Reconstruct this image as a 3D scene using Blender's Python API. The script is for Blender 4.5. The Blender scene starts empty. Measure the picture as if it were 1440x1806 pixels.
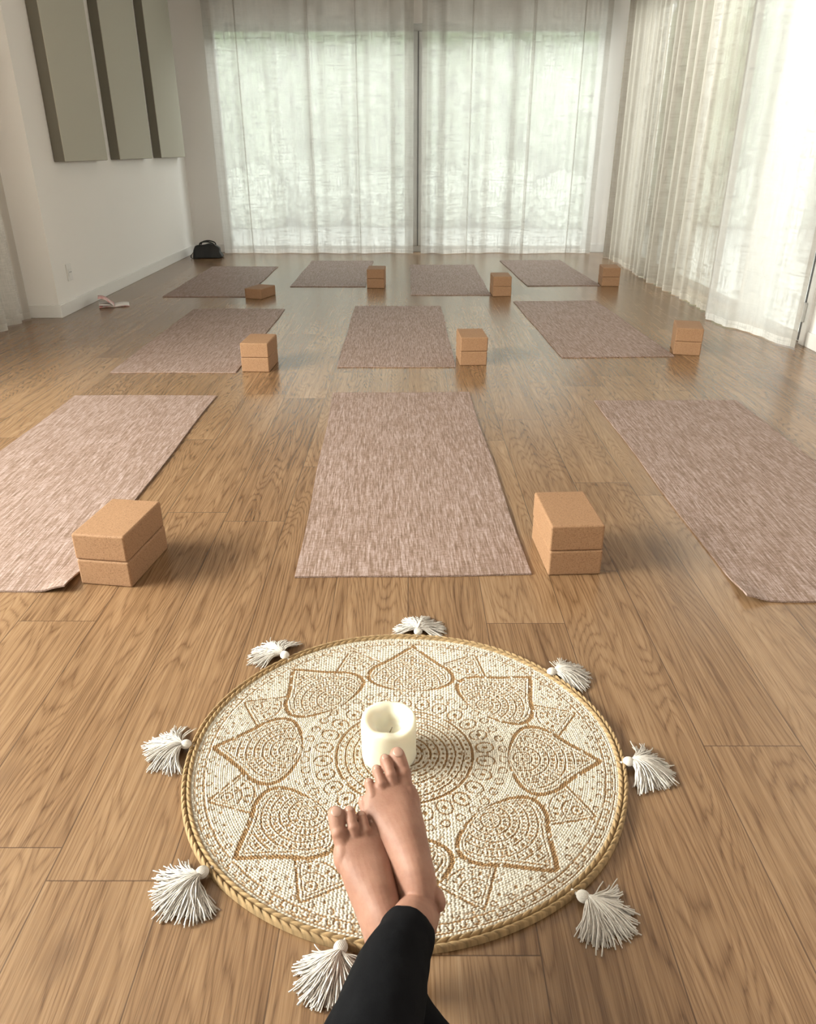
import bpy, bmesh, math, random
import numpy as np
from mathutils import Vector, Matrix
random.seed(7); rng=np.random.default_rng(7)
scene=bpy.context.scene
col=scene.collection

# ---------------------------------------------------------------- helpers
class NT:
    def __init__(s,name):
        s.mat=bpy.data.materials.new(name); s.mat.use_nodes=True
        s.t=s.mat.node_tree; s.n=s.t.nodes; s.n.clear()
        s.out=s.n.new('ShaderNodeOutputMaterial')
    def link(s,a,b): s.t.links.new(a,b)
    def put(s,sock,v):
        if isinstance(v,bpy.types.NodeSocket): s.link(v,sock)
        elif v is not None: sock.default_value=v
    def m(s,op,a,b=None,c=None):
        n=s.n.new('ShaderNodeMath'); n.operation=op
        s.put(n.inputs[0],a); s.put(n.inputs[1],b); s.put(n.inputs[2],c)
        return n.outputs[0]
    def coord(s,k='Object'): return s.n.new('ShaderNodeTexCoord').outputs[k]
    def sep(s,v):
        n=s.n.new('ShaderNodeSeparateXYZ'); s.link(v,n.inputs[0]); return n.outputs
    def comb(s,x,y,z):
        n=s.n.new('ShaderNodeCombineXYZ'); s.put(n.inputs[0],x); s.put(n.inputs[1],y); s.put(n.inputs[2],z); return n.outputs[0]
    def mapv(s,v,scale=(1,1,1),loc=(0,0,0)):
        n=s.n.new('ShaderNodeMapping'); s.link(v,n.inputs[0]); n.inputs['Scale'].default_value=scale; n.inputs['Location'].default_value=loc; return n.outputs[0]
    def noise(s,v,scale,detail=3,rough=.5,dist=0):
        n=s.n.new('ShaderNodeTexNoise'); s.link(v,n.inputs['Vector']); n.inputs['Scale'].default_value=scale
        n.inputs['Detail'].default_value=detail; n.inputs['Roughness'].default_value=rough; n.inputs['Distortion'].default_value=dist
        return n.outputs['Fac']
    def white(s,v):
        n=s.n.new('ShaderNodeTexWhiteNoise'); n.noise_dimensions='3D'; s.link(v,n.inputs['Vector']); return n.outputs['Value']
    def ramp(s,f,stops):
        n=s.n.new('ShaderNodeValToRGB'); s.put(n.inputs[0],f); e=n.color_ramp.elements
        while len(e)<len(stops): e.new(.5)
        for i,(p,c) in enumerate(stops):
            e[i].position=p; e[i].color=(*c,1) if len(c)==3 else c
        return n.outputs[0]
    def mix(s,f,a,b,mode='MIX'):
        n=s.n.new('ShaderNodeMix'); n.data_type='RGBA'; n.blend_type=mode
        s.put(n.inputs[0],f)
        s.put(n.inputs[6],(*a,1) if isinstance(a,tuple) and len(a)==3 else a)
        s.put(n.inputs[7],(*b,1) if isinstance(b,tuple) and len(b)==3 else b)
        return n.outputs[2]
    def bump(s,h,strength=.3,dist=.002):
        n=s.n.new('ShaderNodeBump'); s.link(h,n.inputs['Height']); n.inputs['Strength'].default_value=strength; n.inputs['Distance'].default_value=dist; return n.outputs[0]
    def bsdf(s,base,rough=.5,normal=None,spec=.5,**kw):
        n=s.n.new('ShaderNodeBsdfPrincipled')
        s.put(n.inputs['Base Color'],(*base,1) if isinstance(base,tuple) else base)
        s.put(n.inputs['Roughness'],rough); n.inputs['Specular IOR Level'].default_value=spec
        if normal is not None: s.link(normal,n.inputs['Normal'])
        for k,v in kw.items(): s.put(n.inputs[k.replace('_',' ')],v)
        return n.outputs[0]
    def done(s,sh): s.link(sh,s.out.inputs[0]); return s.mat

def simple(name,base,rough=.5,var=.06,scale=30,spec=.5,**kw):
    t=NT(name); f=t.noise(t.coord(),scale,3)
    c=t.mix(f,tuple(max(0,x*(1-var)) for x in base),tuple(min(1,x*(1+var)) for x in base))
    return t.done(t.bsdf(c,rough,spec=spec,**kw))

def obj_from(name,verts,faces,mat=None,smooth=False,parent=None):
    me=bpy.data.meshes.new(name); me.from_pydata([tuple(v) for v in verts],[],faces); me.update()
    o=bpy.data.objects.new(name,me); col.objects.link(o)
    if mat: me.materials.append(mat)
    if smooth: me.shade_smooth()
    if parent: o.parent=parent
    return o
def obj_bm(name,bm,mat=None,smooth=False,parent=None):
    bmesh.ops.recalc_face_normals(bm,faces=bm.faces)
    me=bpy.data.meshes.new(name); bm.to_mesh(me); bm.free()
    o=bpy.data.objects.new(name,me); col.objects.link(o)
    if mat: me.materials.append(mat)
    if smooth: me.shade_smooth()
    if parent: o.parent=parent
    return o
def empty(name,loc=(0,0,0)):
    o=bpy.data.objects.new(name,None); o.location=loc; o.empty_display_size=.1; col.objects.link(o); return o
def bm_box(bm,x0,x1,y0,y1,z0,z1):
    v=[bm.verts.new(p) for p in [(x0,y0,z0),(x1,y0,z0),(x1,y1,z0),(x0,y1,z0),(x0,y0,z1),(x1,y0,z1),(x1,y1,z1),(x0,y1,z1)]]
    for f in [(0,3,2,1),(4,5,6,7),(0,1,5,4),(1,2,6,5),(2,3,7,6),(3,0,4,7)]: bm.faces.new([v[i] for i in f])
def boxes(name,lst,mat,bevel=0,parent=None):
    bm=bmesh.new()
    for b in lst: bm_box(bm,*b)
    o=obj_bm(name,bm,mat,parent=parent)
    if bevel:
        m=o.modifiers.new('bevel','BEVEL'); m.width=bevel; m.segments=3; m.limit_method='ANGLE'
    return o

# ---------------------------------------------------------------- materials
def wood_floor():
    t=NT('oak_planks'); x,y,z=t.sep(t.coord())
    W=.192; L=1.29
    rx=t.m('DIVIDE',x,W); row=t.m('FLOOR',rx)
    off=t.white(t.comb(row,3.3,1.7))
    ry=t.m('ADD',t.m('DIVIDE',y,L),off); cl=t.m('FLOOR',ry)
    idv=t.white(t.comb(row,cl,.5)); id2=t.white(t.comb(row,cl,8.5))
    fx=t.m('FRACT',rx); fy=t.m('FRACT',ry)
    ex=t.m('MULTIPLY',t.m('MINIMUM',fx,t.m('SUBTRACT',1,fx)),W)
    ey=t.m('MULTIPLY',t.m('MINIMUM',fy,t.m('SUBTRACT',1,fy)),L)
    seam=t.m('LESS_THAN',t.m('MINIMUM',ex,ey),.0011)
    gx=t.m('ADD',x,t.m('MULTIPLY',idv,31)); gy=t.m('ADD',y,t.m('MULTIPLY',id2,17))
    low=t.noise(t.comb(gx,t.m('MULTIPLY',gy,.10),0),5.5,2.2,.5,.2)
    wob=t.noise(t.comb(gx,t.m('MULTIPLY',gy,.045),2),90,3,.6)
    ph=t.m('ADD',t.m('MULTIPLY',low,46),t.m('MULTIPLY',wob,1.3))
    tri=t.m('ABSOLUTE',t.m('SUBTRACT',t.m('FRACT',ph),.5))
    ring=t.m('POWER',t.m('MULTIPLY',tri,2),3.0)
    fine=t.noise(t.comb(gx,t.m('MULTIPLY',gy,.012),0),520,2,.6)
    pores=t.noise(t.comb(gx,t.m('MULTIPLY',gy,.028),5),430,2,.6)
    streak=t.noise(t.comb(gx,t.m('MULTIPLY',gy,.022),0),60,4,.68)
    big=t.noise(t.comb(gx,t.m('MULTIPLY',gy,.25),0),6,3)
    f=t.m('ADD',t.m('MULTIPLY',fine,.42),t.m('ADD',t.m('MULTIPLY',streak,.62),t.m('MULTIPLY',idv,.15)))
    f=t.m('SUBTRACT',t.m('ADD',f,.025),t.m('MULTIPLY',ring,.17))
    f=t.m('ADD',f,t.m('MULTIPLY',t.m('SUBTRACT',big,.5),.22))
    c=t.ramp(f,[(.28,(.085,.041,.018)),(.46,(.162,.087,.042)),(.62,(.245,.142,.074)),(.85,(.335,.212,.122))])
    pm=t.ramp(pores,[(.58,(0,0,0)),(.68,(1,1,1))])
    c=t.mix(t.m('MULTIPLY',pm,.42),c,(.080,.040,.019))
    vo=t.n.new('ShaderNodeTexVoronoi'); t.link(t.comb(gx,t.m('MULTIPLY',gy,.55),0),vo.inputs['Vector']); vo.inputs['Scale'].default_value=2.3
    kn=t.ramp(vo.outputs['Distance'],[(.0,(1,1,1)),(.03,(.5,.5,.5)),(.075,(0,0,0))])
    c=t.mix(t.m('MULTIPLY',kn,.6),c,(.07,.034,.017))
    c=t.mix(t.m('MULTIPLY',seam,.7),c,(.040,.020,.011))
    h=t.m('SUBTRACT',t.m('MULTIPLY',fine,.3),seam)
    return t.done(t.bsdf(c,t.m('ADD',.17,t.m('MULTIPLY',fine,.12)),t.bump(h,.15,.001),spec=.8))
M_floor=wood_floor()
def wallm(name,c):
    t=NT(name); n=t.noise(t.coord(),60,4); n2=t.noise(t.coord(),1.2,2)
    cc=t.mix(n2,tuple(v*.97 for v in c),c)
    return t.done(t.bsdf(cc,.75,t.bump(n,.08,.002),spec=.3))
M_wall=wallm('white_plaster',(.88,.85,.825))
M_ceil=wallm('ceiling_paint',(.72,.70,.68))
M_front=wallm('unseen_wall_dark',(.38,.35,.32))  # unseen end wall, coloured dark to cut bounced light
M_trim=simple('white_lacquer',(.80,.78,.76),.4,.02)
M_frame=simple('aluminium_frame',(.60,.60,.585),.35,.03)
M_gasket=simple('grey_gasket',(.12,.12,.12),.5)
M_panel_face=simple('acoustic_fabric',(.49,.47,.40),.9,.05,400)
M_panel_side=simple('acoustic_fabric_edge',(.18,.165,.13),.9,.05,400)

def glassm():
    t=NT('window_glass'); tr=t.n.new('ShaderNodeBsdfTransparent'); gl=t.n.new('ShaderNodeBsdfGlossy'); gl.inputs['Roughness'].default_value=.02
    tr.inputs[0].default_value=(.95,.98,.96,1)
    mx=t.n.new('ShaderNodeMixShader'); mx.inputs[0].default_value=.05; t.link(tr.outputs[0],mx.inputs[1]); t.link(gl.outputs[0],mx.inputs[2])
    return t.done(mx.outputs[0])
M_glass=glassm()

def curtainm(name,colr,t0,t1,sc=130,dk=.80,gc=(.44,.39,.34)):
    t=NT(name); uv=t.coord('UV')
    at=t.n.new('ShaderNodeAttribute'); at.attribute_name='fold_shade_hems'; fold_hem_dark=at.outputs['Fac']
    a=t.noise(t.mapv(uv,(1,.09,1)),sc,4,.75); b=t.noise(t.mapv(uv,(.09,1,1)),sc,4,.75)
    big=t.noise(uv,3,3)
    th=t.m('ADD',t.m('MULTIPLY',t.m('MAXIMUM',a,b),.75),t.m('MULTIPLY',t.m('MULTIPLY',a,b),.6))
    th=t.ramp(th,[(.50,(0,0,0)),(.68,(1,1,1))])
    x,y,z=t.sep(uv)
    hem=t.m('LESS_THAN',y,.05)
    tf=t.m('SUBTRACT',t1,t.m('MULTIPLY',th,t1-t0))
    tf=t.m('ADD',tf,t.m('MULTIPLY',t.m('SUBTRACT',big,.5),.12))
    tf=t.m('MULTIPLY',tf,t.m('SUBTRACT',1,t.m('MULTIPLY',fold_hem_dark,.85)))
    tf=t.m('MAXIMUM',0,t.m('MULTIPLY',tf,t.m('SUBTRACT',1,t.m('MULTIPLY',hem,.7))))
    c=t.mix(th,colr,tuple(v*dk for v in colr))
    c=t.mix(t.m('MULTIPLY',fold_hem_dark,.8),c,gc)  # pleat shade painted into the colour; doubled hems darkened too
    d=t.n.new('ShaderNodeBsdfDiffuse'); t.link(c,d.inputs[0])
    tl=t.n.new('ShaderNodeBsdfTranslucent'); t.link(c,tl.inputs[0])
    tr=t.n.new('ShaderNodeBsdfTransparent')
    m1=t.n.new('ShaderNodeMixShader'); m1.inputs[0].default_value=.5; t.link(d.outputs[0],m1.inputs[1]); t.link(tl.outputs[0],m1.inputs[2])
    m2=t.n.new('ShaderNodeMixShader'); t.link(tf,m2.inputs[0]); t.link(m1.outputs[0],m2.inputs[1]); t.link(tr.outputs[0],m2.inputs[2])
    return t.done(m2.outputs[0])
M_cur=curtainm('sheer_linen',(.88,.86,.835),.03,.38,56,.66,(.42,.38,.34))
M_cur2=curtainm('sheer_linen_shaded',(.66,.60,.53),.06,.42,72,.64,(.25,.21,.17))  # same linen in a darker colour, standing in for weaker backlight
M_cur3=curtainm('sheer_linen_left',(.84,.82,.78),.25,.55,130)

def matm():
    t=NT('woven_mat'); v=t.coord(); 
    a=t.noise(t.mapv(v,(1,.055,1)),270,3,.7)
    b=t.noise(t.mapv(v,(.25,1,1)),260,2,.7)
    bigr=t.noise(t.mapv(v,(1,.25,1)),7,3)
    f=t.m('ADD',t.m('MULTIPLY',a,.72),t.m('MULTIPLY',b,.28))
    c=t.ramp(f,[(.38,(.135,.080,.055)),(.46,(.220,.143,.107)),(.53,(.315,.222,.192)),(.64,(.48,.375,.355))])
    c=t.mix(t.m('MULTIPLY',bigr,.35),c,(.25,.168,.135))
    return t.done(t.bsdf(c,.58,t.bump(f,.6,.002),spec=.3))
M_mat=matm()
def corkm():
    t=NT('cork'); v=t.coord()
    vo=t.n.new('ShaderNodeTexVoronoi'); t.link(v,vo.inputs['Vector']); vo.inputs['Scale'].default_value=480
    r=t.sep(vo.outputs['Color'])[0]
    n=t.noise(v,200,4,.7)
    c=t.ramp(r,[(.0,(.15,.075,.038)),(.10,(.26,.140,.074)),(.5,(.31,.174,.094)),(1,(.36,.208,.118))])
    c=t.mix(t.m('MULTIPLY',n,.6),c,(.28,.150,.080))
    return t.done(t.bsdf(c,.72,t.bump(n,.2,.001),spec=.3))
M_cork=corkm()

# ---------------------------------------------------------------- room shell
YB=8.92; XL=-2.38; XR=2.34; ZC=2.7; YF=-2.6; XLF=-2.92; YP=5.28
boxes('floor',[(-3.05,2.5,-2.75,YB+.16,-.12,0)],M_floor)
boxes('ceiling',[(-3.05,2.5,-2.75,YB+.16,ZC,ZC+.12)],M_ceil)
ox0,ox1,oz=-2.02,2.0,2.17
boxes('wall_back',[(XL-.1,ox0,YB,YB+.16,0,ZC),(ox1,XR+.16,YB,YB+.16,0,ZC),(ox0,ox1,YB,YB+.16,oz,ZC)],M_wall)
YW=3.0
boxes('wall_left',[(-3.05,XL,YP,YB,0,ZC),
   (-3.05,XLF,YW,YP,0,ZC),(-3.05,XLF,-1.6,YW,2.3,ZC),(-3.05,XLF,-1.6,YW,0,.12),(-3.05,XLF,-2.6,-1.6,0,ZC)],M_wall)
YR=4.50
boxes('wall_right',[(XR,XR+.16,8.5,YB,0,ZC),(XR,XR+.16,5.15,5.5,0,ZC),(XR,XR+.16,5.5,8.5,2.3,ZC),(XR,XR+.16,YR,5.15,2.3,ZC),
   (XR,XR+.16,-2.6,YR,0,ZC)],M_wall)
boxes('wall_front',[(-3.05,2.5,YF-.15,YF,0,ZC)],M_front)
boxes('baseboard_left',[(XL,XL+.015,YP,YB,0,.085),(XLF,XL+.015,YP-.015,YP,0,.085)],M_trim,.003)
boxes('baseboard_back',[(XL+.015,ox0,YB-.015,YB,0,.085),(ox1,XR,YB-.015,YB,0,.085)],M_trim,.003)
boxes('baseboard_right',[(XR-.015,XR,YF,YR-.06,0,.085),(XR-.015,XR,5.15,5.5,0,.085)],M_trim,.003)
boxes('trim_curtain_track',[(ox0-.1,ox1+.05,8.74,8.82,ZC-.03,ZC)],M_trim)
boxes('trim_curtain_track.001',[(2.08,2.14,4.3,8.6,ZC-.03,ZC)],M_trim)

def window(name,axis,a0,a1,z0,z1,c,divs,fw=.05,th=.06,dw=.034):
    e=empty(name)
    L=[]
    def b(p0,p1,q0,q1,t0=-th/2,t1=th/2):
        return (p0,p1,c+t0,c+t1,q0,q1) if axis=='x' else (c+t0,c+t1,p0,p1,q0,q1)
    L.append(b(a0,a1,z0,z0+fw)); L.append(b(a0,a1,z1-fw,z1)); L.append(b(a0,a0+fw,z0+fw,z1-fw)); L.append(b(a1-fw,a1,z0+fw,z1-fw))
    G=[]
    for d in divs:
        L.append(b(d-dw,d+dw,z0+fw,z1-fw,-th/2-.01,th/2+.0)); G.append(b(d-.005,d+.005,z0+fw,z1-fw,-th/2-.016,-th/2-.01))
    boxes('frame',L,M_frame,.004,parent=e)
    if G: boxes('gasket',G,M_gasket,parent=e)
    boxes('pane',[b(a0+fw,a1-fw,z0+fw,z1-fw,-.003,.003)],M_glass,parent=e)
    return e
window('window_1','x',ox0,ox1,0,oz,YB+.06,[.105],dw=.05,fw=.065)
window('window_2','y',5.5,8.5,0,2.3,XR+.08,[7.0])
w3=window('window_3','y',YR,5.15,0,2.3,XR+.04,[])
window('window_4','y',-1.6,YW,.12,2.3,XLF-.07,[.0,1.5])
boxes('jamb',[(XR-.02,XR+.01,YR-.05,YR+.012,0,2.35)],M_trim,.003,parent=w3)
boxes('seal',[(XR-.022,XR-.005,YR+.013,YR+.03,.02,2.3)],M_gasket,.002,parent=w3)
boxes('hinge',[(XR-.04,XR-.02,YR-.01,YR+.03,.13,.24),(XR-.04,XR-.02,YR-.01,YR+.03,1.9,2.0)],M_frame,.004,parent=w3)

# ---------------------------------------------------------------- curtains
def curtain(name,p0,p1,z1,mat,freqs,seed,seams=(),cols=None,edge=.05,gk=1.0):
    r=random.Random(seed); p0=Vector(p0);p1=Vector(p1); d=p1-p0; L=d.length; d.normalize(); n=Vector((-d.y,d.x))
    nc=cols or int(L*150); nz=26
    comps=[(k,a,r.uniform(0,6.28),r.uniform(-.6,.6)) for k,a in freqs]
    V=[];UV=[];O=[]
    for j in range(nz+1):
        z=.006+(z1-.006)*j/nz; zz=j/nz
        for i in range(nc+1):
            s=L*i/nc; o=0
            for k,a,ph,dr in comps:
                mod=.55+.45*math.sin(s*1.7*(k**.3)+ph*2.3)
                w=math.sin(2*math.pi*k*s+ph+dr*zz*1.2+.5*math.sin(s*3.1+ph))
                o+=a*mod*w*(1.1-.35*zz)
            for q,sw in seams:
                o+=.010*math.exp(-((s-q)/(sw*.7))**2)
            p=p0+d*s+n*o; O.append(o)
            V.append((p.x,p.y,z)); UV.append((s,z))
    F=[(j*(nc+1)+i,j*(nc+1)+i+1,(j+1)*(nc+1)+i+1,(j+1)*(nc+1)+i) for j in range(nz) for i in range(nc)]
    o=obj_from(name,V,F,mat,True)
    uvl=o.data.uv_layers.new(name='UVMap')
    li=np.empty(len(o.data.loops),dtype=np.int32); o.data.loops.foreach_get('vertex_index',li)
    uvl.data.foreach_set('uv',np.array(UV,dtype=np.float32)[li].ravel())
    # painted fold shade: steeper pleats darker and denser; hems and joins are doubled
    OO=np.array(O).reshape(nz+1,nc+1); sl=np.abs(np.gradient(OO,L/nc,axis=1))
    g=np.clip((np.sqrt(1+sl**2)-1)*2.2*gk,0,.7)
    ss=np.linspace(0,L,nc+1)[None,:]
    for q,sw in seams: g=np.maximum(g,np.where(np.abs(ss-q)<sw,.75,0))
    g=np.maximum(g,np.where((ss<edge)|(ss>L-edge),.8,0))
    at=o.data.attributes.new('fold_shade_hems','FLOAT','POINT'); at.data.foreach_set('value',g.astype(np.float32).ravel())
    return o
soft=[(1.1,.040),(2.7,.030),(5.3,.014),(10,.004)]
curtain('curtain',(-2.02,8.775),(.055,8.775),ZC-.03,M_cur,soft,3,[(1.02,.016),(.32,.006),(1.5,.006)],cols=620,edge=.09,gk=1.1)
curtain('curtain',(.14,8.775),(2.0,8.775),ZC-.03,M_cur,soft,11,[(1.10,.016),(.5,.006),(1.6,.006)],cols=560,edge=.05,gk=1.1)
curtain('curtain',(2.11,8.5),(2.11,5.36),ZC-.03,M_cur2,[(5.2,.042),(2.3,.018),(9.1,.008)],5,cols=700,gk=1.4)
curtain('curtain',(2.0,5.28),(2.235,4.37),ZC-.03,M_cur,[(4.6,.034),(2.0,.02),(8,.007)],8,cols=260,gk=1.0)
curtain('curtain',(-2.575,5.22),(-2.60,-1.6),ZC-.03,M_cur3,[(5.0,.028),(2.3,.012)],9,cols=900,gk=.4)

# ---------------------------------------------------------------- acoustic panels, outlet
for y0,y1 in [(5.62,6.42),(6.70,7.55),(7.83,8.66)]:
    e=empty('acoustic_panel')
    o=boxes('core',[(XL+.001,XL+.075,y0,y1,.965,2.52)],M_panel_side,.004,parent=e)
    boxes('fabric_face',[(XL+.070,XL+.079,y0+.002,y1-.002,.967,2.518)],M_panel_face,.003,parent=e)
e=empty('wall_outlet')
boxes('plate',[(XL,XL+.008,5.49,5.57,.21,.32)],M_trim,.003,parent=e)
boxes('socket',[(XL+.008,XL+.012,5.505,5.555,.24,.29)],M_trim,.002,parent=e)
boxes('pins',[(XL+.012,XL+.0125,5.515,5.523,.262,.27),(XL+.012,XL+.0125,5.537,5.545,.262,.27)],M_gasket,parent=e)

# ---------------------------------------------------------------- yoga mats
def yoga_mat(cx,cy,w,l,rot,curl=None,seed=0):
    r=random.Random(seed); nx,ny=24,60; th=.005; V=[];F=[]
    for k in range(2):
        for j in range(ny+1):
            for i in range(nx+1):
                x=(i/nx-.5)*w; y=(j/ny-.5)*l
                x+=.0025*math.sin(y*7+seed)*(i/nx-.5)*2
                y+=.003*math.sin(x*9+seed*2)
                z=.0008
                if curl:
                    dx=(x-curl[0]*w/2); dy=(y-curl[1]*l/2); dd=math.hypot(dx*1.2,dy*.6)
                    z+=.018*math.exp(-(dd/.05)**2)
                V.append((x,y,z+(th if k else 0)))
    n1=(nx+1)*(ny+1)
    for j in range(ny):
        for i in range(nx):
            a=j*(nx+1)+i; b=a+1; c=a+nx+2; d=a+nx+1
            F.append((a+n1,b+n1,c+n1,d+n1)); F.append((d,c,b,a))
    def side(lst):
        for a,b in zip(lst[:-1],lst[1:]): F.append((a,b,b+n1,a+n1))
    side([i for i in range(nx+1)]); side([ny*(nx+1)+i for i in range(nx,-1,-1)])
    side([j*(nx+1)+nx for j in range(ny+1)]); side([j*(nx+1) for j in range(ny,-1,-1)])
    o=obj_from('yoga_mat',V,F,M_mat); o.location=(cx,cy,0); o.rotation_euler=(0,0,math.radians(rot))
    return o
W=.64
yoga_mat(-1.228,2.575,.66,1.74,0,(1,-1),1)
yoga_mat(-.009,2.638,W,1.71,1.6,None,2)
yoga_mat(1.185,2.512,.65,1.71,.3,(-1,-1),3)
yoga_mat(-1.215,4.712,.655,1.715,0,None,4)
yoga_mat(-.068,4.82,.63,1.71,.4,None,5)
yoga_mat(1.14,5.03,.63,1.70,2.0,None,6)
yoga_mat(-1.592,6.904,.645,1.66,0,None,7)
yoga_mat(-.672,7.35,.63,1.60,0,None,8)
yoga_mat(.338,7.005,.63,1.71,0,None,9)
yoga_mat(1.285,7.40,.62,1.60,2.0,None,10)

# ---------------------------------------------------------------- cork blocks
def block(cx,cy,z,rot,dx=0,dy=0):
    bm=bmesh.new(); bm_box(bm,-.0725,.0725,-.1125,.1125,0,.075)
    bmesh.ops.bevel(bm,geom=[e for e in bm.edges],offset=.006,segments=4,affect='EDGES',profile=.5)
    o=obj_bm('yoga_block',bm,M_cork,False); 
    o.data.shade_smooth()
    m=o.modifiers.new('wn','WEIGHTED_NORMAL'); m.keep_sharp=False
    o.location=(cx+dx,cy+dy,z); o.rotation_euler=(0,0,math.radians(rot))
def stack(cx,cy,rot,n=2,z0=0.0):
    for k in range(n): block(cx,cy,z0+k*.0755,rot+(random.uniform(-.8,.8) if k else 0),random.uniform(-.002,.002)*k,random.uniform(-.002,.002)*k)
stack(-.785,1.848,-8)
stack(.447,1.905,3)
stack(-.785,3.985,-3)
stack(.345,4.115,2)
stack(1.59,4.335,-14)
stack(-1.155,6.10,-20,1)
stack(-.265,6.60,-2)
stack(.735,6.21,1)
stack(1.71,6.69,-5)

# ---------------------------------------------------------------- round jute rug
RC=Vector((-.007,1.106)); RR=.394; SX=1.055
def make_rug():
    nr,na=500,1800
    rr=np.linspace(0,1,nr)*RR; rr[0]=.0004
    aa=np.linspace(0,2*np.pi,na,endpoint=False)
    R,A=np.meshgrid(rr,aa,indexing='ij')
    pitch=.0038
    k=np.floor(R/pitch); rk=(k+.5)*pitch
    n=np.maximum(6,np.round(2*np.pi*rk/.0060))
    fr=R/pitch-k
    u=A*n/(2*np.pi)+.5*(k%2)+.35*np.where(k%2==0,fr,-fr)
    j=np.floor(u); fa=u-j
    def h(a,b,s): 
        q=np.sin((a*12.9898+(b)*78.233+s*37.7))*43758.5453; return q-np.floor(q)
    jm=np.mod(j,n)
    r1=h(k,jm,1); r2=h(k,jm,2); r3=h(k,jm,3)
    Rc=R+(rk-R)*.2+(r1-.5)*.0013
    ac=(j+.5-.5*(k%2))*2*np.pi/n
    Ac=A+(ac-A)*.2
    P=np.ones_like(R)
    def tan(m): P[m]=0
    def fold(N,o=0): return ((((Ac-o)*N/(2*np.pi))%1)-.5)*2*np.pi/N*Rc
    per=.0150; ci=np.floor(Rc/per); ph=Rc/per-ci
    cm=Rc<.122
    nn=np.maximum(4,np.round(2*np.pi*(ci+.6)*per/.0120))
    dash=(Ac*nn/(2*np.pi))%1
    tan(cm&(ph<.24)); tan(cm&(ph>.5)&(ph<.82)&(dash<.42)); tan(Rc<.008)
    tan((Rc>.122)&(Rc<.1255))
    m=(Rc>=.1255)&(Rc<.194)
    b=fold(26); d=np.sqrt((b/.0145)**2+((Rc-.147)/.018)**2)
    tan(m&(d>.80)&(d<1.0)); tan(m&(d<.28))
    b2=fold(40); d2=np.hypot(b2,Rc-.179); tan(m&(d2>.0062)&(d2<.0088)&(Rc>.170)); 
    # eight pointed lotus petals in front, eight narrower ones behind
    off=math.radians(-3)
    x8=(((Ac-off)/(2*np.pi)*8+.5)%1-.5)*2*np.pi/8
    px=Rc*np.cos(x8); py=np.abs(Rc*np.sin(x8))
    b0,b1=.186,.3545
    def wf(q,lo=b0,hi=b1,pk=.092):
        tt=np.clip((q-lo)/(hi-lo),0,1)
        s=np.sin(np.pi*tt**.56)
        return pk*(s**.95)*(1-.30*np.clip((tt-.5)/.5,0,1)*(1-tt)*4*.9)
    w=wf(px)
    zone=(Rc>.186)&(Rc<.3545)
    inside=zone&(px>b0)&(px<b1)&(py<w)
    gx=np.abs(wf(px+.001)-wf(px-.001))/.002; gx=np.clip(gx,0,2.0)
    dd=(w-py)/np.sqrt(1+gx**2)
    outside=zone&~inside
    x8b=(((Ac-off)/(2*np.pi)*8)%1-.5)*2*np.pi/8
    sx_=Rc*np.cos(x8b); sy_=np.abs(Rc*np.sin(x8b))
    w2=wf(sx_,.150,.352,.098)
    g2=np.clip(np.abs(wf(sx_+.001,.150,.352,.098)-wf(sx_-.001,.150,.352,.098))/.002,0,2)
    e2=(w2-sy_)/np.sqrt(1+g2**2)
    back=outside&(e2>0)
    beyond=outside&(e2<=0)
    tan(back&(e2<.0042)); tan(back&(e2>.0078)&(e2<.0098))
    inner=back&(e2>.0125)
    q1=sx_-.318; dq=np.hypot(q1,sy_); an=(np.arctan2(sy_,q1)*18/(2*np.pi))%1
    tan(inner&(dq<.0035)); tan(inner&(dq>.0080)&(dq<.0108)); tan(inner&(dq>.0145)&(dq<.020)&(an<.45)); tan(inner&(dq>.0235)&(dq<.0262))
    tan(inner&(dq>.031)&(dq<.040)&(an<.42)); tan(inner&(dq>.0445)&(dq<.0470)); tan(inner&(dq>.053)&(dq<.062)&(an<.36)); tan(inner&(dq>.068)&(dq<.0705))
    s3=np.hypot(fold(72),Rc-.3460); tan(beyond&(s3>.0035)&(s3<.0058))
    s4=np.hypot(fold(72,.0436),Rc-.3345); tan(beyond&(s4<.0026))
    tan(inside&(dd<.0085)); tan(inside&(dd>.0125)&(dd<.0147))
    core=inside&(dd>.0180)
    hq=np.hypot(px-.212,py); rowf=hq/.0150; row=np.floor(rowf); pf=rowf-row
    tan(core&(pf<.20)); 
    aq=(np.arctan2(py,px-.2121)*(np.maximum(row,1)+.4)*2.1)%1
    tan(core&(pf>.40)&(pf<.86)&(aq<.44))
    tan((Rc>.3545)&(Rc<.3568))
    lz=(Rc>.3568)&(Rc<.3705); N3=120; bl=((Ac*N3/(2*np.pi))%1); lr=(Rc-.3568)/.0137
    q=np.abs(bl-.5)
    tan(lz&(q<.30)&(q>.17)&(lr>.1)&(lr<.7)); tan(lz&(lr>.66)&(lr<.86)&(q<.22))
    tan((Rc>.3705)&(Rc<.3722))
    R0=.3768
    rim=R>R0
    P[rim]=0
    P=np.where((~rim)&(r2>.95),1-P*.75,P)
    cream=np.array([.69,.63,.54]); jute=np.array([.29,.165,.074]); rimc=np.array([.40,.265,.135])
    C=P[...,None]*cream+(1-P[...,None])*jute
    C=np.where(rim[...,None],rimc,C)
    C*= (.80+.32*r3)[...,None]
    prof=np.sqrt(np.clip(1-(2*fr-1)**2,0,1)); pa=np.sqrt(np.clip(1-(2*fa-1)**2*.9,0,1))
    H=.0060+.0028*prof*pa+.0014*P*pa+(r1-.5)*.0008
    rf=(R-R0)/(RR-R0)
    half=np.clip(np.floor(rf*2),0,1); hf=np.clip(rf*2-half,0,1)
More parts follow.
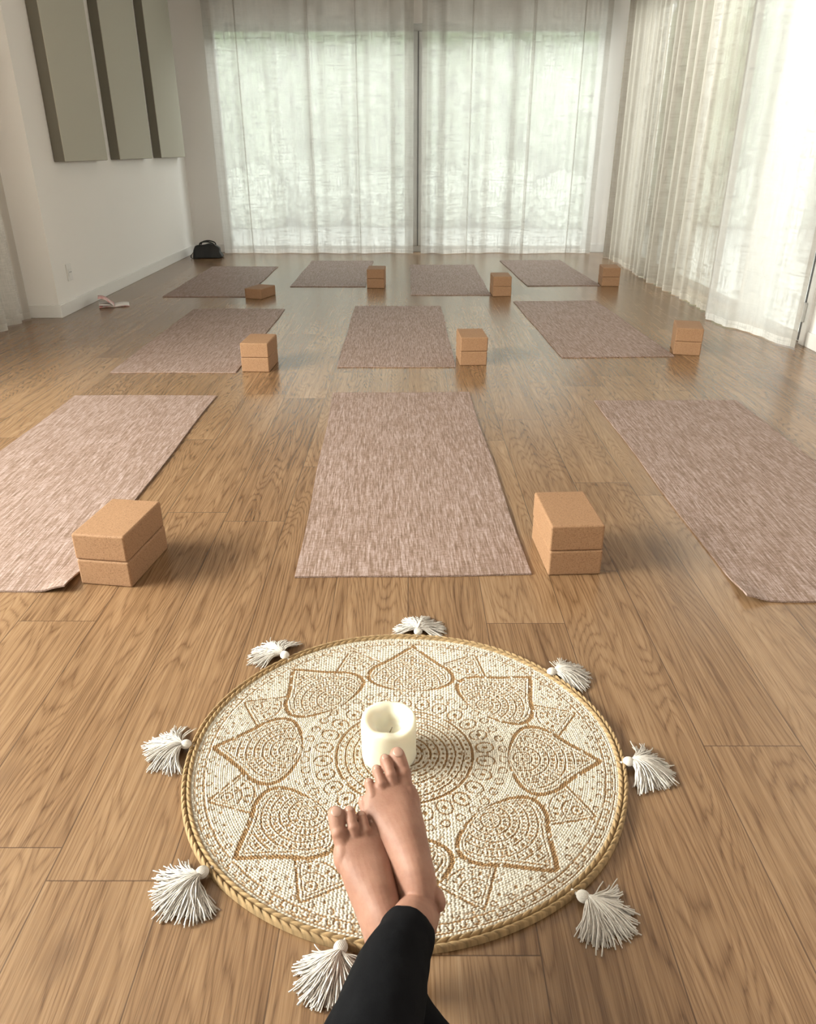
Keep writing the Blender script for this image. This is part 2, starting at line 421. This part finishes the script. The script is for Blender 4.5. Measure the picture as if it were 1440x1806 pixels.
    uu=(A*150/(2*np.pi))+np.where(half==0,hf,-hf)*.9; ff=uu-np.floor(uu)
    br=np.sqrt(np.clip(1-(2*ff-1)**2,0,1))
    Hr=.0055+.0090*np.sqrt(np.clip(1-(2*hf-1)**2,0,1))*(.5+.5*br)
    H=np.where(rim,Hr,H)
    fib=.82+.30*h(np.floor(ff*7+hf*3),np.floor(uu),5)
    C=np.where(rim[...,None],C*((.50+.52*br)*fib)[...,None],C)  # shade between braid strands painted into the colour, plus random fibre tone
    H[-1,:]=.001
    wob=1+.004*np.sin(3*A+1)+.003*np.sin(7*A+.4)
    X=R*wob*np.cos(A)*SX; Y=R*wob*np.sin(A)
    V=np.stack([X,Y,H],-1).reshape(-1,3).astype(np.float32)
    i=np.arange(nr-1)[:,None]*na; jj=np.arange(na)[None,:]; j2=(jj+1)%na
    F=np.stack([i+jj,i+na+jj,i+na+j2,i+j2],-1).reshape(-1,4)
    me=bpy.data.meshes.new('round_jute_rug')
    me.vertices.add(len(V)); me.vertices.foreach_set('co',V.ravel())
    me.loops.add(F.size); me.loops.foreach_set('vertex_index',F.ravel().astype(np.int32))
    me.polygons.add(len(F)); me.polygons.foreach_set('loop_start',(np.arange(len(F))*4).astype(np.int32))
    me.update(calc_edges=True); me.validate()
    at=me.color_attributes.new('Col','FLOAT_COLOR','POINT')
    CC=np.concatenate([C.reshape(-1,3),np.ones((len(V),1))],1).astype(np.float32)
    at.data.foreach_set('color',CC.ravel()); me.shade_smooth()
    t=NT('jute_yarn'); a=t.n.new('ShaderNodeAttribute'); a.attribute_name='Col'
    nz=t.noise(t.coord(),900,3,.7)
    c=t.mix(t.m('MULTIPLY',nz,.22),a.outputs['Color'],(.28,.205,.125),'MIX')
    me.materials.append(t.done(t.bsdf(c,.85,t.bump(nz,.6,.001),spec=.2)))
    return me
rug=empty('round_jute_rug',(RC.x,RC.y,0))
ro=bpy.data.objects.new('woven_disc',make_rug()); col.objects.link(ro); ro.parent=rug

M_tas=simple('cotton_yarn',(.64,.59,.545),.9,.12,200,.2)
def tassel(ang,seed,spread=1.0,turn=0,size=1.0,out=0.0):
    r=random.Random(seed); V=[];F=[]
    a=math.radians(ang); base=Vector((math.cos(a)*(RR-.004+out)*SX,math.sin(a)*(RR-.004+out),.010))
    a2=a+math.radians(turn); d=Vector((math.cos(a2),math.sin(a2),0)); s=Vector((-d.y,d.x,0)); up=Vector((0,0,1))
    def tube(pts,rad,seg=4):
        n0=len(V)
        for i,p in enumerate(pts):
            tg=(pts[min(i+1,len(pts)-1)]-pts[max(i-1,0)]).normalized()
            x=tg.cross(up); x=x.normalized() if x.length>1e-4 else s.copy(); y=x.cross(tg)
            for q in range(seg):
                an=2*math.pi*q/seg; V.append(p+x*rad*math.cos(an)+y*rad*math.sin(an))
        for i in range(len(pts)-1):
            for q in range(seg):
                a0=n0+i*seg+q; a1=n0+i*seg+(q+1)%seg; F.append((a0,a1,a1+seg,a0+seg))
        F.append(tuple(n0+q for q in range(seg))[::-1]); F.append(tuple(n0+(len(pts)-1)*seg+q for q in range(seg)))
    head=base+d*.010*size+up*.003
    tube([base-Vector((math.cos(a),math.sin(a),0))*(.006+out),base+d*.004,head],.0025,8)
    for k in range(26):
        th=k/26*math.pi
        pts=[]
        for q in range(9):
            ph=q/8*math.pi
            v=Vector((-math.cos(ph)*.010,math.sin(ph)*math.cos(2*th)*.0090,math.sin(ph)*math.sin(2*th)*.0080))*size
            pts.append(head+d*v.x+s*v.y+up*(v.z+.002))
        tube(pts,.0013)
    neck=head+d*.007*size
    # limp locks of cotton strands lying over one another on the floor
    locks=[(max(-1.35,min(1.35,r.gauss(0,.62)*spread)),r.random(),r.uniform(-.022,.022),r.uniform(.82,1.18)) for _ in range(34)]
    for k in range(500):
        lf,ll,lc,lL=locks[k%34]
        lay=min(1,max(0,ll+r.gauss(0,.15)))
        fan=lf+r.gauss(0,.12)
        L=(.054+r.random()*.020)*size*lL*(1-.12*abs(fan))
        drc=d*math.cos(fan)+s*math.sin(fan); nrm=Vector((-drc.y,drc.x,0))
        bulge=(.017*lay+.002)*size*(1-.25*abs(fan)); wv=r.uniform(-.003,.003); ph=r.uniform(0,6.28); curl=lc+r.uniform(-.008,.008)
        kz=r.uniform(.0006,.0024); fk=r.uniform(6,12)
        pts=[]; n=11
        for q in range(n):
            tt=q/(n-1)
            p=neck-d*.004*(1-tt)+(d*(1-tt)*.45+drc*(.55+.45*tt))*L*tt+nrm*(wv*math.sin(tt*6+ph)*tt+curl*tt*tt)+s*((lay-.5)*.006*(1-tt))
            z=.012*(1-tt)+bulge*math.sin(math.pi*min(1,tt*.98+.06))**.9*(1-.35*tt)+.0016+lay*.003*tt+kz*math.sin(fk*tt+ph)*tt
            p=p+nrm*(kz*math.cos(fk*tt+ph)*tt)
            p.z=max(.0014,z); pts.append(p)
        tube(pts,.00085+r.random()*.00045,3)
    return obj_from('tassel',V,F,M_tas,True,parent=rug)
for i,(a,sp,tu,sz,ou) in enumerate([(86,1.9,-10,.98,0),(130,1.1,12,1.0,0),(39.5,1.0,-38,1.0,-.006),(177,1.0,8,.98,0),(-3.5,.9,-8,.95,0),(221,1.1,14,1.02,.004),(-50.0,1.1,8,.98,.006),(258,1.0,-10,1.02,.002)]):
    tassel(a,i+20,sp,tu,sz,ou)

# ---------------------------------------------------------------- candle
def candle():
    e=empty('pillar_candle',(-.036,1.104,.0085))
    prof=[(0,0),(.046,0),(.0505,.002),(.0515,.006),(.0515,.080),(.0508,.086),(.049,.0895),(.0445,.0905),(.038,.0885),(.030,.082),(.026,.074),(.024,.066),(.020,.060),(.013,.057),(.007,.056),(0,.056)]
    n=72; V=[];F=[]
    for r,z in prof:
        for i in range(n):
            a=2*math.pi*i/n
            rr=r; zz=z
            if z>.075: zz=z-.008*math.exp(-((math.sin((a+1.0)/2))/.40)**2)+.0012*math.sin(3*a)+.0006*math.sin(7*a+1)
            if z>.05 and r<.045 and z<.089:
                rr=r*(1+.08*math.sin(a*2+.6)+.03*math.sin(5*a))
            V.append((rr*math.cos(a)+(.002 if r<.045 and z>.05 else 0),rr*math.sin(a),zz))
    for k in range(len(prof)-1):
        for i in range(n):
            i2=(i+1)%n; F.append((k*n+i,k*n+i2,(k+1)*n+i2,(k+1)*n+i))
    t=NT('candle_wax'); nn=t.noise(t.coord(),25,3)
    c=t.mix(nn,(.68,.635,.51),(.74,.70,.58))
    sh=t.bsdf(c,.38,t.bump(nn,.1,.002),Subsurface_Weight=.5,Subsurface_Scale=.02)
    b=[x for x in t.n if x.type=='BSDF_PRINCIPLED'][0]; b.inputs['Subsurface Radius'].default_value=(1,.8,.55)
    w=obj_from('wax_body',V,F,t.done(sh),True,parent=e)
    bm=bmesh.new()
    bmesh.ops.create_cone(bm,segments=8,radius1=.0012,radius2=.0009,depth=.014,cap_ends=True,matrix=Matrix.Translation((.004,0,.061))@Matrix.Rotation(.35,4,'Y'))
    obj_bm('wick',bm,simple('candle_wick',(.25,.21,.16),.9),True,parent=e)
candle()

# ---------------------------------------------------------------- person : crossed legs and bare feet
def catm(P,n=6):
    out=[]
    for i in range(len(P)-1):
        p0=P[max(i-1,0)];p1=P[i];p2=P[i+1];p3=P[min(i+2,len(P)-1)]
        for k in range(n):
            t=k/n
            out.append(tuple(.5*((2*b)+(-a+c)*t+(2*a-5*b+4*c-d)*t*t+(-a+3*b-3*c+d)*t**3) for a,b,c,d in zip(p0,p1,p2,p3)))
    out.append(tuple(P[-1])); return out
def tube_bm(bm,P,up,seg=28,n=6,xf=None,capk=(1,1)):
    S=catm([tuple(map(float,p)) for p in P],n); up=Vector(up)
    C=[Vector(s[:3]) for s in S]; rings=[]
    T=[(C[min(i+1,len(C)-1)]-C[max(i-1,0)]).normalized() for i in range(len(C))]
    def ring(c,t,a,b):
        sd=t.cross(up).normalized(); u2=sd.cross(t)
        vs=[]
        for q in range(seg):
            an=2*math.pi*q/seg; p=c+sd*a*math.cos(an)+u2*b*math.sin(an)
            vs.append(bm.verts.new(xf(p) if xf else p))
        return vs
    k=5
    a,b=S[0][3:5]; m=min(a,b)*capk[0]
    for i in range(k,0,-1):
        ph=math.pi/2*i/(k+.3); rings.append(ring(C[0]-T[0]*m*math.sin(ph),T[0],a*math.cos(ph),b*math.cos(ph)))
    for i in range(len(S)): rings.append(ring(C[i],T[i],S[i][3],S[i][4]))
    a,b=S[-1][3:5]; m=min(a,b)*capk[1]
    for i in range(1,k+1):
        ph=math.pi/2*i/(k+.3); rings.append(ring(C[-1]+T[-1]*m*math.sin(ph),T[-1],a*math.cos(ph),b*math.cos(ph)))
    for r0,r1 in zip(rings[:-1],rings[1:]):
        for q in range(seg): bm.faces.new((r0[q],r0[(q+1)%seg],r1[(q+1)%seg],r1[q]))
    bm.faces.new(rings[0][::-1]); bm.faces.new(rings[-1])
def ell_bm(bm,c,r,xf,rotx=0):
    mt=bmesh.ops.create_uvsphere(bm,u_segments=20,v_segments=12,radius=1)['verts']
    R=Matrix.Rotation(rotx,3,'X')
    for v in mt:
        p=R@Vector((v.co.x*r[0],v.co.y*r[1],v.co.z*r[2]))+Vector(c); v.co=xf(p)
def bake(o,vox,sm,smf=.5):
    m=o.modifiers.new('rm','REMESH'); m.mode='VOXEL'; m.voxel_size=vox; m.use_smooth_shade=True
    s=o.modifiers.new('sm','SMOOTH'); s.factor=smf; s.iterations=sm
    dg=bpy.context.evaluated_depsgraph_get(); me=bpy.data.meshes.new_from_object(o.evaluated_get(dg))
    mt=o.data.materials[0] if o.data.materials else None
    o.modifiers.clear(); o.data=me
    if mt and not me.materials: me.materials.append(mt)
    me.shade_smooth()
def skinm():
    t=NT('skin'); v=t.coord(); n=t.noise(v,22,4,.6); n2=t.noise(v,330,4,.65); n3=t.noise(v,70,4,.6)
    c=t.ramp(n,[(.3,(.23,.112,.076)),(.55,(.315,.167,.118)),(.75,(.37,.207,.150))])
    c=t.mix(t.m('MULTIPLY',n3,.35),c,(.28,.115,.085))
    h=t.m('ADD',n2,t.m('MULTIPLY',n3,1.5))
    sh=t.bsdf(c,.55,t.bump(h,.35,.0009),Subsurface_Weight=.10,Subsurface_Scale=.005,spec=.3)
    return t.done(sh)
M_skin=skinm(); M_nail=simple('toenail',(.42,.25,.195),.3,.04)
t=NT('black_leggings'); v=t.coord(); n=t.noise(v,700,2); n2=t.noise(v,14,3)
M_leg=t.done(t.bsdf(t.mix(n2,(.0035,.0035,.0042),(.007,.007,.0085)),.9,t.bump(n,.3,.001),spec=.08))
person=empty('seated_person')
def foot(name,P0,yaw,elev,side,shin,kx=.92,ky=1.1,roll=0):
    ey=Vector((yaw,math.cos(math.radians(elev)),math.sin(math.radians(elev)))).normalized()
    ex=ey.cross(Vector((0,0,1))).normalized(); ez=ex.cross(ey)
    Rr=Matrix.Rotation(math.radians(roll),3,ey); ex=Rr@ex; ez=Rr@ez
    P0=Vector(P0)
    xf=lambda p: P0+ex*p.x*side*kx+ey*p.y*ky+ez*p.z
    bm=bmesh.new()
    tube_bm(bm,[(0,.016,.026,.020,.022),(0,.03,.034,.029,.032),(.001,.052,.045,.032,.046),(.003,.075,.051,.032,.050),(.004,.10,.045,.034,.043),(.004,.13,.035,.039,.033),(.002,.152,.027,.043,.025),(-.001,.170,.022,.043,.019),(-.003,.182,.019,.037,.014)],(0,0,1),xf=xf)
    ell_bm(bm,(.032,.163,.020),(.017,.024,.019),xf)
    ell_bm(bm,(-.034,.146,.017),(.014,.024,.015),xf)
    toes=[
      ((.028,.170,.021,.0135),(.032,.198,.021,.0122),(.030,.218,.017,.0132)),
      ((.010,.172,.022,.0095),(.0100,.200,.029,.0083),(.0085,.217,.018,.0090)),
      ((-.007,.168,.021,.0088),(-.0078,.192,.028,.0078),(-.0085,.207,.017,.0085)),
      ((-.023,.160,.019,.0086),(-.0248,.180,.025,.0075),(-.0246,.194,.014,.0082)),
      ((-.038,.148,.016,.0085),(-.0405,.164,.020,.0075),(-.0395,.175,.012,.0082))]
    for b,m,tp in toes:
        tube_bm(bm,[(*b[:3],b[3],b[3]),(*m[:3],m[3],m[3]*.95),(*tp[:3],tp[3],tp[3]*.95)],(0,0,1),16,4,xf)
        ell_bm(bm,(m[0],m[1]-.002,m[2]+m[3]*.25),(m[3]*1.04,m[3]*.8,m[3]*.85),xf)
    ell_bm(bm,(.025,.050,.080),(.011,.014,.014),xf); ell_bm(bm,(-.025,.044,.073),(.010,.013,.013),xf)
    tube_bm(bm,[(.004,.070,.088,.009,.008),(.016,.115,.068,.006,.006),(.027,.160,.037,.006,.005)],(0,0,1),10,4,xf)
    for tx_,ty_ in ((.010,.170),(-.007,.165),(-.022,.155)):
        tube_bm(bm,[(.001,.09,.082,.004,.004),(tx_*.8,.135,.0570,.0035,.0035),(tx_,ty_,.035,.0035,.003)],(0,0,1),8,4,xf)
    ank=xf(Vector((0,.042,.058)))
    P=[(ank.x,ank.y,ank.z,.029,.031)]+[(*p,a,a) for p,a in shin]
    tube_bm(bm,P,(0,0,1),28,6)
    o=obj_bm(name,bm,M_skin,True,parent=person); bake(o,.0015,7,.5)
    bm=bmesh.new()
    for i,(b,m,tp) in enumerate(toes):
        r=tp[3]; k=.60 if i==0 else .56
        ell_bm(bm,(tp[0],tp[1]+r*.35,tp[2]+r*.70),(r*k,r*.58,r*.20),xf,-.55)
    obj_bm(name+'_nails',bm,M_nail,True,parent=person)
    return ank
la=foot('left_foot',(.016,.703,.030),-.25,42,1,[((.002,.655,.142),.030),((-.008,.625,.152),.032),((-.023,.58,.158),.035)],.94,1.18)
ra=foot('right_foot',(-.022,.662,.013),-.27,46,-1,[((-.020,.610,.088),.030),((-.012,.575,.076),.033),((.005,.53,.066),.036)],.92,1.06)
bm=bmesh.new()
tube_bm(bm,[(.000,.647,.144,.0365,.0365),(-.006,.626,.150,.0385,.039),(-.021,.58,.159,.045,.045),(-.038,.51,.162,.053,.051),(-.07,.42,.152,.057,.056),(-.125,.25,.135,.056,.058),(-.125,.05,.13,.072,.07),(-.10,-.16,.13,.085,.085)],(0,0,1),40,8,capk=(.12,1))
tube_bm(bm,[(-.016,.598,.083,.0385,.0385),(.004,.56,.073,.042,.042),(0.042,.5,.062,.050,.048),(.066,.42,.064,.055,.052),(.105,.25,.09,.056,.058),(.12,.05,.11,.072,.07),(.10,-.16,.12,.085,.085)],(0,0,1),40,8,capk=(.12,1))
tube_bm(bm,[(-.07,-.20,.13,.13,.11),(.07,-.20,.13,.13,.11)],(0,0,1),40,4)
lg=obj_bm('leggings',bm,M_leg,True,parent=person); bake(lg,.003,5,.5)
tx=bpy.data.textures.new('folds','CLOUDS'); tx.noise_scale=.05
dm=lg.modifiers.new('folds','DISPLACE'); dm.texture=tx; dm.strength=.006; dm.mid_level=.5; dm.texture_coords='GLOBAL'

# ---------------------------------------------------------------- bag and booklet
M_bag=simple('black_leather',(.012,.012,.013),.5,.2)
bag=empty('black_handbag',(-2.12,8.44,0))
bm=bmesh.new(); bm_box(bm,-.15,.15,-.07,.07,0,.14)
bmesh.ops.subdivide_edges(bm,edges=bm.edges[:],cuts=6,use_grid_fill=True)
for v in bm.verts:
    f=v.co.z/.14; v.co.x*=1-.18*f**2+.03*math.sin(f*9); v.co.y*=(1-.55*f)*(1+.15*math.sin(v.co.x*40)); v.co.z*=1-.25*abs(v.co.x/.15)**2+.06*math.sin(v.co.x*37)
    v.co.x+=.006*math.sin(v.co.z*70)
o=obj_bm('body',bm,M_bag,True,parent=bag); s=o.modifiers.new('s','SUBSURF'); s.levels=1; s.render_levels=2
for k,yy in enumerate((-.03,.03)):
    bm=bmesh.new(); P=[(-.075,yy,.10,.007,.004),(-.06,yy*1.4,.150,.007,.004),(.01,yy*1.8,.165,.007,.004),(.075,yy*1.5,.145,.007,.004),(.085,yy,.10,.007,.004)]
    tube_bm(bm,P,(0,1,0.01),10,6); obj_bm('strap',bm,M_bag,True,parent=bag)
bm=bmesh.new(); tube_bm(bm,[(-.13,-.03,.07,.006,.003),(-.165,-.05,.03,.006,.003),(-.15,-.09,.006,.006,.003),(-.08,-.11,.005,.006,.003)],(0,0,1),8,5); obj_bm('shoulder_strap',bm,M_bag,True,parent=bag)

bk=empty('booklet',(-2.17,5.72,0)); bk.rotation_euler=(0,0,.35)
t=NT('booklet_cover'); n=t.noise(t.coord(),22,2)
M_cov=t.done(t.bsdf(t.ramp(n,[(.42,(.75,.68,.66)),(.50,(.72,.40,.38)),(.58,(.55,.12,.13)),(.7,(.78,.72,.70))]),.5))
M_page=simple('paper',(.78,.74,.72),.7,.03)
def leaf(z0,rise,side,mat,name):
    V=[];F=[];n=8
    for i in range(n+1):
        tt=i/n; x=side*.105*tt; z=z0+rise*math.sin(tt*math.pi*.5)+.004*math.sin(tt*math.pi)
        V+= [(x,-.075,z),(x,.075,z),(x,.075,z+.0012),(x,-.075,z+.0012)]
    for i in range(n):
        a=i*4
        for q in range(4): F.append((a+q,a+(q+1)%4,a+4+(q+1)%4,a+4+q))
    F.append((0,1,2,3)); F.append((n*4+3,n*4+2,n*4+1,n*4)); 
    bm=bmesh.new(); vs=[bm.verts.new(v) for v in V]
    for f in F: bm.faces.new([vs[i] for i in f])
    obj_bm(name,bm,mat,True,parent=bk)
leaf(.0005,.0,1,M_cov,'cover_back'); leaf(.003,.004,1,M_page,'pages'); leaf(.005,.012,-1,M_page,'page_raised'); leaf(.001,.0,-1,M_cov,'cover_front'); leaf(.007,.06,-1,M_cov,'page_flipped')

# ---------------------------------------------------------------- garden outside
t=NT('terrace_stone'); n=t.noise(t.coord(),3,4)
boxes('garden_terrace',[(-14,-3.06,-6,22,-.3,-.13),(-3.06,2.51,9.09,22,-.3,-.13),(2.51,14,-6,22,-.3,-.13)],t.done(t.bsdf(t.mix(n,(.42,.42,.40),(.50,.50,.48)),.9)))
t=NT('foliage'); n=t.noise(t.coord(),4,5,.7); zz=t.sep(t.coord())[2]
lo=t.ramp(t.m('ADD',t.m('MULTIPLY',zz,.6),t.m('MULTIPLY',t.m('SUBTRACT',n,.5),.8)),[(.25,(.62,.66,.58)),(.95,(.40,.50,.31))])
M_fol=t.done(t.bsdf(t.mix(t.ramp(n,[(.4,(0,0,0)),(.65,(.7,.7,.7))]),lo,(.74,.78,.68)),.8))
def hedge(name,blobs,seed):
    r=random.Random(seed); bm=bmesh.new()
    for c,rad in blobs:
        vs=bmesh.ops.create_icosphere(bm,subdivisions=4,radius=rad)['verts']
        for v in vs:
            f=1+r.uniform(-.12,.12); v.co=Vector((v.co.x*f,v.co.y*f,v.co.z*f))+Vector(c)
            v.co.z=max(v.co.z,-.125)
    return obj_bm(name,bm,M_fol)
hedge('garden_hedge',[((x,14.6+.4*math.sin(x*2),2.2+.4*math.sin(x*1.3+1)),1.0) for x in [-6,-4.8,-3.6,-2.4,-1.2,.0,1.3,2.5,3.9,5.2]]
   +[((x,14.9,1.0+.2*math.sin(x*3)),1.15) for x in [-7,-5.8,-4.6,-3.4,-2.2,-1.0,.2,1.4,2.6,3.8,5.0,6.2]]
   +[((x+.5,13.6+.2*math.sin(x*5),.25+.12*math.sin(x*2.1)),.55) for x in range(-7,7)],4)
hedge('garden_hedge',[((6.8+.4*math.sin(y),y,1.9+.3*math.sin(y*2)),1.1) for y in [0,1.4,2.8,4.2,5.6,7.0,8.4,10]]
   +[((6.6,y,.7),1.0) for y in [-.5,.8,2.1,3.4,4.7,6.0,7.3,8.6,9.9]],5)

# ---------------------------------------------------------------- world + lights
w=bpy.data.worlds.new('sky'); scene.world=w; w.use_nodes=True
bg=w.node_tree.nodes['Background']; bg.inputs[0].default_value=(.94,.965,1,1); bg.inputs[1].default_value=1.45
def area(name,loc,target,sx,sy,power,color):
    L=bpy.data.lights.new(name,'AREA'); L.shape='RECTANGLE'; L.size=sx; L.size_y=sy; L.energy=power; L.color=color
    o=bpy.data.objects.new(name,L); col.objects.link(o); o.location=loc
    o.rotation_euler=(Vector(target)-Vector(loc)).to_track_quat('-Z','Y').to_euler(); return o
area('daylight_back',(0,11.2,3.9),(0,8.2,.9),6,2.2,430,(1,1,.99))
area('daylight_left',(-4.7,1.0,2.35),(-.4,1.2,.2),2.4,1.2,1750,(1,.965,.91))
area('daylight_right',(4.4,5.9,2.9),(-2.3,6.8,1.0),5,1.8,390,(1,.985,.96))

# ---------------------------------------------------------------- camera
cam=bpy.data.cameras.new('camera'); co=bpy.data.objects.new('camera',cam); col.objects.link(co)
cam.sensor_fit='VERTICAL'; cam.sensor_height=36; cam.lens=36*1340/1806
co.location=(0,0,1.05); co.rotation_euler=(math.radians(90-25.6),0,0); cam.clip_start=.02
scene.camera=co
scene.view_settings.view_transform='Standard'
